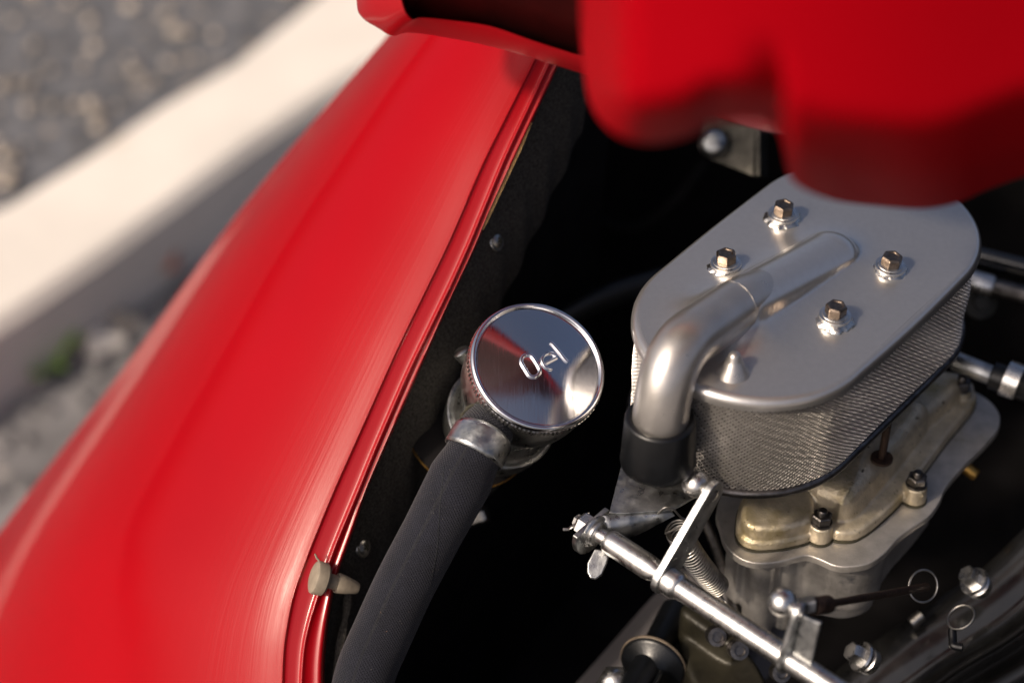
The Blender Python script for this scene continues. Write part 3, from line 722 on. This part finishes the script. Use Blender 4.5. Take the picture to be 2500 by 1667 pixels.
e2_, ld2 = lever(1924, 1.0, .18, .0275, .0078, .0056, .0028, 'lever')
ball(e2_)
build('lever_gusset', MB().slab([e2_+SD*.0016, e2_+SD*.0115+ld2*.002, e2_+SD*.0125-ld2*.022, e2_+SD*.0016-ld2*.024], .0022), M['galv'], link, bevel=.0004)
# clevis, rod end and pull rod
dE = (e2_-CAM).dot(FW)
rodA, rodB = P(1992, 1479, dE+.012), P(2262, 1432, 1.03)
rd = (rodB-rodA).normalized()
pr = thing('pull_rod', 'thin rusty pull rod running from the clevis through a wire ring', 'rod', rodA)
build('clevis', MB().box(P(1960, 1478, dE+.008), (RT*.92+UP*.16)*.0062, (UP*.9-FW*.3)*.0030, (FW+UP*.3)*.0034), M['galv'], pr, bevel=.0007)
build('rod_end', MB().lathe([(.0036,-.002),(.0046,.0),(.0042,.004),(.0044,.005),(.0044,.0125),(.0034,.0135)], rodA, rd, 28), M['rust'], pr)
build('rod', MB().tube([rodA+rd*.01, rodA+rd*.03, rodB], [.0019, .0019, .0021], 16), M['rust'], pr)
def wring(px, py, d, rx, n, label):
    c0 = P(px, py, d); n = n.normalized(); e1 = n.cross(Vector((0,0,1))).normalized(); e2 = n.cross(e1)
    pts = [c0+(e1*cos(2*pi*k/48)+e2*sin(2*pi*k/48))*rx for k in range(49)]
    return tag(build('wire_ring', MB().tube(pts, .00062, 8), M['steel']), label, 'wire ring')
wring(2254, 1430, 1.022, .0083, -FW+RT*.35, 'upright round wire ring around the end of the pull rod')
wring(2346, 1506, 1.03, .0074, (-FW*.55+UP*.65-RT*.55), 'tilted narrow wire ring hanging over the black shroud edge')
hk = smooth([P(2325,1535,1.03), P(2326,1560,1.028), P(2328,1575,1.026), P(2350,1580,1.024)], 5)
tag(build('wire_hook', MB().tube(hk, .0022, 10), M['rubber']), 'short black bent wire hook below the tilted ring', 'hook')

# end bracket with nut
ez = s0-SD*.0105
brk = thing('support_bracket', 'grey galvanised bracket carrying the left end of the throttle shaft', 'bracket', s0+Vector((.02,.03,-.01)))
ZP = -.058
fp = [PZ(x, y, ZP) for x, y in [(1524,1085),(1516,1140),(1502,1195),(1487,1254),(1530,1255),(1580,1251),(1635,1248),(1665,1232),(1700,1212),(1740,1185),(1745,1120),(1650,1050)]]
build('top_plate', MB().slab(fp, .0018), M['galv'], brk, bevel=.0003)
rows = []
for (tx, ty), (bx1, by1, bd) in zip([(1640,1247),(1600,1250),(1560,1252),(1520,1255),(1487,1255),(1462,1257)], [(1648,1258,.990),(1612,1275,.992),(1575,1294,.993),(1542,1310,.993),(1505,1322,.991),(1470,1318,.989)]):
    t = PZ(tx, ty, ZP) if tx > 1470 else P(tx, ty, .987); b = P(bx1, by1, bd); rows.append([t, t.lerp(b, .5)+FW*.001, b])
web = build('web', MB().grid(rows), M['galv'], brk); web.modifiers.new('s', 'SOLIDIFY').thickness = .0016
# end tab: plate at right angles to the shaft with a rounded head and a hanging tongue
pd = SHn; zz = Vector((0,0,1)); tab = []
for k in range(15):
    a = radians(-200+230*(1-k/14)); tab.append(ez+pd*cos(a)*.0132+zz*sin(a)*.0132)
build('end_tab', MB().slab(tab, .0030), M['galv'], brk, bevel=.0005)
tg = [P(1452,1340,0.988),P(1490,1345,0.988),P(1482,1375,0.986),P(1470,1402,0.984),P(1455,1414,0.984),P(1441,1412,0.984),P(1433,1398,0.985),P(1434,1375,0.986)]
build('tongue', MB().slab(tg, .0030), M['galv'], brk, bevel=.0008)
nt_ = build('castle_nut', MB().lathe([(.0060,-.0012),(.0062,-.0018),(.0062,-.0062),(.0054,-.0075),(.0036,-.0076),(.0034,-.0100),(.0022,-.0108),(0,-.0108)], ez, SD, 6), M['zinc'], brk, angle=25)
build('split_pin', MB().tube([ez-SD*.0085+pd*.0075, ez-SD*.0085-pd*.0075, ez-SD*.0105-pd*.0095], .0008, 8), M['zinc'], nt_)
build('washer', MB().lathe([(.0086,.0013),(.0088,.0022),(.0080,.0030),(.0066,.0030),(.0066,.0044),(.0060,.0050),(.004,.0050)], ez, SD, 36), M['zinc'], brk)

# return spring
sp0, sp1 = P(1653, 1293, .996), P(1752, 1432, 1.035); sa = (sp1-sp0); Ls = sa.length; sa.normalize()
k1 = sa.cross(Vector((0,0,1))).normalized(); k2 = sa.cross(k1); pts = []; TURN = 25
hx = P(1622, 1243, .984)
for k in range(TURN*20+1):
    t = k/(TURN*20); a = 2*pi*TURN*t+1.9; rr = .0062; pts.append(sp0+sa*(Ls*t**1.05)+(k1*cos(a)+k2*sin(a))*rr+Vector((0,0,-.003))*sin(pi*t))
lead = smooth([hx+Vector((-.003,0,-.003)), hx+Vector((0,0,.001)), hx+Vector((.004,0,.0006)), P(1662,1262,.987), P(1680,1275,.990), pts[0]], 5)
spr = thing('return_spring', 'coiled wire return spring hooked to the galvanised bracket', 'spring', sp1)
build('coil', MB().tube(lead[:-1]+pts, .00058, 7), M['steel'], spr)
build('tail_hook', MB().tube(smooth([pts[-1], P(1752,1445,1.038), P(1766,1462,1.04), P(1773,1470,1.04)], 5), .0006, 7), M['steel'], spr)
o = build('accelerator_rod', MB().tube(smooth([P(1712,1250,1.062), P(1745,1330,1.068), P(1768,1400,1.074), P(1800,1500,1.08)], 6), .0027, 18), M['dark_steel'])
tag(o, 'dull grey rod dropping beside the coil spring', 'rod')

# ================================================================== PARTS FURTHER BACK
# intake elbow tin, bottom centre
tin = thing('cooling_tin', 'mid grey sheet metal duct under the throttle shaft', 'duct', P(1500, 1700, 1.12))
rows = []
for t in range(13):
    u = t/12; x0, y0 = lerp(1660, 1290, u), lerp(1380, 1800, u); x1, y1 = lerp(1960, 1640, u), lerp(1560, 1900, u); row = []
    for k in range(17):
        v = k/16; row.append(P(lerp(x0, x1, v), lerp(y0, y1, v), 1.15-.06*sin(pi*min(1, v*1.25))-.02*u))
    rows.append(row)
build('duct_skin', MB().grid(rows), M['grey_tin'], tin, angle=80)
a, b = P(1690, 1400, 1.095), P(1560, 1770, 1.03)
spt = thing('spark_plug_connector', 'black rubber plug connector with tan rimmed sealing disc', 'plug connector', b)
pa = [P(1650,1490,1.10), P(1615,1560,1.08), P(1585,1620,1.06), P(1545,1690,1.045), P(1520,1760,1.03)]
build('connector_body', MB().tube(smooth(pa, 5), [.0085]*21, 28), M['rubber'], spt)
dc, dn = P(1594, 1622, 1.062), (P(1545,1690,1.045)-P(1615,1560,1.08)).normalized()
build('sealing_disc', MB().lathe([(.008,-.003),(.0165,-.0022),(.0180,-.0010),(.0180,.0006),(.0165,.0022),(.011,.0035),(.0085,.008)], dc, dn, 48), M['rubber'], spt, angle=60)
build('disc_edge', MB().lathe([(.0178,-.0022),(.0186,-.0014),(.0186,-.0004),(.0178,.0002)], dc, dn, 48, capped=False), M['rim_tan'], spt, angle=60)
for k in (-1, 0, 1):
    build('rib', MB().tube([dc+dn*.004+RT*.0055*k-FW*.007, dc+dn*.03+RT*.0055*k-FW*.0085], .0016, 8), M['rubber'], spt)
q = P(1500, 1668, 1.06); o = build('dome_nut', MB().lathe([(.0095,0),(.0095,.004),(.0075,.0085),(.004,.0108),(0,.0115)], q, (-FW+UP*.4), 6), M['zinc']); tag(o, 'bright dome nut on the grey duct at the bottom edge', 'nut')
# hinge bracket with bolt seen under the lid
hb_ = thing('hinge_bracket', 'small dull metal bracket with a round bolt beneath the open lid', 'bracket', P(1790, 430, 1.17))
build('bracket_plate', MB().slab([P(1712,275,1.18), P(1712,372,1.18), P(1740,392,1.175), P(1842,432,1.165), P(1848,290,1.165), P(1800,262,1.17)], .003), M['dull_steel'], hb_, bevel=.0008)
build('bracket_edge', MB().slab([P(1850,285,1.163), P(1850,430,1.163), P(1868,436,1.185), P(1868,290,1.185)], .003), M['dull_steel'], hb_, bevel=.0008)
build('bolt', MB().lathe([(.0086,-.002),(.0088,.004),(.0080,.0085),(.0060,.0105),(.0030,.0110),(0,.0110)], P(1742,352,1.172), (-FW-RT*.15), 32), M['galv'], hb_)
# right edge: rods and hose fittings
def rodset(name, label, cat, pieces):
    t = thing(name, label, cat, pieces[0][2])
    for (nm, m_, a, b, r) in pieces: build(nm, MB().tube([a, a.lerp(b, .06), a.lerp(b, .94), b], [r*.9, r, r, r*.9], 28), M[m_], t)
rodset('fuel_pipe', 'silver fuel pipe with black sleeve and hose clamp at right edge', 'fuel pipe', [
    ('pipe', 'galv', P(2330,880,1.10), P(2425,918,1.092), .0056), ('sleeve', 'rubber', P(2420,914,1.093), P(2465,930,1.09), .0078), ('clamp', 'zinc', P(2452,920,1.088), P(2492,936,1.085), .0102), ('hose', 'rubber', P(2485,934,1.086), P(2600,978,1.07), .0088)])
rodset('breather_pipe', 'pair of worn metal pipe pieces behind the filter at right edge', 'pipe', [
    ('pipe', 'zinc', P(2330,672,1.16), P(2424,700,1.155), .0066), ('duller_pipe', 'dark_steel', P(2424,702,1.156), P(2600,745,1.14), .0056)])
rodset('black_conduit', 'black conduit running above the worn metal pipe', 'conduit', [
    ('conduit', 'gloss_black', P(2330,615,1.18), P(2620,690,1.15), .0075)])
rodset('black_conduit', 'thin black conduit between pipe and upper conduit', 'conduit', [
    ('conduit', 'gloss_black', P(2330,650,1.19), P(2620,725,1.16), .0040)])
o = build('pipe_clip', MB().lathe([(.010,-.003),(.010,.002),(.0045,.003),(.0045,.0065),(0,.007)], P(2392,738,1.165), (-FW), 20), M['ochre']); tag(o, 'small round clip bolt under the worn pipe', 'bolt')
def cable(name, label, pts, r, m_='rubber'): return tag(build(name, MB().tube(smooth([P(*p) for p in pts], 8), r, 14), M[m_]), label, 'cable')
cable('battery_cable', 'thick dark cable crossing the bay behind the oil cap', [(1180,860,1.16),(1330,800,1.17),(1460,735,1.18),(1600,690,1.19),(1800,640,1.2)], .0085, 'rubber')
cable('wiring_loom', 'thin black wiring loom sagging along the dark bulkhead', [(1330,420,1.24),(1420,520,1.24),(1540,560,1.25),(1640,500,1.25),(1720,400,1.25)], .0045, 'bay_black')
# fan shroud, lower right
sh = thing('fan_shroud', 'oily black fan shroud with raised edges in the lower right corner', 'fan shroud', P(2300, 1700, 1.08))
R0 = [(2640,1150),(2500,1290),(2380,1400),(2200,1520),(2040,1640),(1960,1760)]
prof = [(0,1.10),(60,1.09),(110,1.088),(150,1.085),(162,1.080),(168,1.056),(172,1.047),(178,1.043),(184,1.046),(189,1.056),(196,1.078),(215,1.084),(250,1.088),(288,1.084),(298,1.078),(304,1.046),(309,1.036),(316,1.032),(322,1.036),(328,1.050),(340,1.074),(360,1.08),(420,1.08),(560,1.11)]
base = smooth([Vector((x, y, 0)) for x, y in R0], 8); rows = []
for i, p in enumerate(base):
    t = (base[min(i+1, len(base)-1)]-base[max(i-1, 0)]).normalized(); nn = Vector((-t.y, t.x, 0)); nn = nn if nn.x > 0 else -nn
    wob = 3*sin(i*.5); rows.append([P(p.x+nn.x*(o_+wob*(o_ > 140)), p.y+nn.y*(o_+wob*(o_ > 140)), d+.012*(1-i/len(base))) for o_, d in prof])
build('shroud_skin', MB().grid(rows), M['gloss_black'], sh, angle=80)
def shroud_bolt(px, py, d, ax, r):
    q = P(px, py, d); ax = ax.normalized()
    o = build('bolt', MB().lathe([(r,.0018),(r,.0075),(r*.86,.0092),(0,.0094)], q, ax, 6), M['zinc'], sh, angle=25)
    build('washer', MB().lathe([(r*1.45,0),(r*1.5,.0008),(r*1.42,.0020),(r,.0022)], q, ax, 32), M['zinc'], o)
    build('lower_washer', MB().lathe([(r*1.2,-.007),(r*1.3,-.006),(r*1.3,-.003),(r*1.1,-.002)], q, ax, 32), M['zinc'], o)
shroud_bolt(2106, 1604, 1.045, (-RT*.75+UP*.45-FW*.35), .0056)
shroud_bolt(2380, 1420, 1.06, (-RT*.6+UP*.55-FW*.5), .0054)
for (x0, y0, x1, y1, d) in [(2225,1520,2250,1500,1.09)]:
    build('clip', MB().tube([P(x0,y0,d), P(x1,y1,d)], .0032, 12), M['steel'], sh)

# ================================================================== ENGINE LID (open, overhead)
lid = thing('engine_lid', 'open red engine lid hanging into the top of the picture', 'engine lid', P(1300, -300, .85))
# outer skin seen from below with its folded edge
E_ = [(872,-120,.97),(872,0,.965),(884,40,.96),(925,68,.955),(958,86,.955),(1000,78,.955),(1100,92,.955),(1200,112,.95),(1300,140,.945),(1400,172,.94),(1520,208,.93),(1640,250,.92),(1760,290,.91),(1900,325,.90),(2050,340,.89),(2300,330,.87),(2600,300,.85)]
ed = smooth([P(*e) for e in E_], 6); rows = []
inn_ = smooth([P(x, y, d) for x, y, d in [(1060,-190,.93),(985,-120,.93),(975,-40,.93),(985,20,.93),(1005,48,.935),(1030,44,.935),(1110,52,.935),(1200,66,.93),(1300,100,.925),(1400,132,.92),(1520,166,.91),(1640,205,.90),(1760,245,.89),(1900,270,.88),(2050,285,.87),(2300,270,.85),(2600,240,.83)]], 6)
for e, i_ in zip(ed, inn_):
    n_out = (e-i_).normalized()
    rows.append([i_+FW*.02, i_+FW*.004-n_out*.002, i_, i_.lerp(e, .3)-FW*.003, i_.lerp(e, .7)-FW*.003, e-FW*.0015, e+n_out*.0008+FW*.0005, e+FW*.003, e+FW*.006-n_out*.004, i_+FW*.026])
build('folded_edge', MB().grid(rows), M['red'], lid, angle=70)
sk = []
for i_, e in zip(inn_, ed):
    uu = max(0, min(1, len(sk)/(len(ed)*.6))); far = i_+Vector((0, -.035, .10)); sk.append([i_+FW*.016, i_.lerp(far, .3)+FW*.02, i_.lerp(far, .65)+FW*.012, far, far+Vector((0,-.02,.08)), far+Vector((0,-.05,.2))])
o = build('outer_skin', MB().grid(sk), M['shade_red'], lid, angle=80); o.modifiers.new('s', 'SOLIDIFY').thickness = .0012
# inner frame: pressed panel standing nearer to the lens
BT = [(1432,120),(1446,225),(1476,288),(1530,326),(1600,336),(1680,318),(1740,285),(1850,282),(1908,310),(1926,360),(1938,420),(1962,448),(2040,478),(2150,492),(2260,498),(2340,482),(2400,455),(2500,420),(2640,390),(2800,370)]
bt = smooth([Vector((x, y, 0)) for x, y in BT], 4); rows = []
for p in bt:
    row = []; side = max(0, min(1, (1560-p.x)/130)); deep = max(0, min(1, (p.x-1800)/330)); deep = deep*deep*(3-2*deep)
    for k in range(41):
        t = k/40; y = lerp(-260, p.y, 1-(1-t)**1.6); e = p.y-y
        dep = .58+.00006*max(0, y+50)-.012*sin((p.x-1450)/330)
        dep += .075*max(0, 1-e/120)**2.2+deep*.15*max(0, 1-e/215)**1.4
        dep += .12*side**1.8
        row.append(P(p.x, y, dep))
    rows.append(row)
o = build('inner_frame', MB().grid(rows), M['red_matt'], lid, angle=80); o.modifiers.new('s', 'SOLIDIFY').thickness = -.002
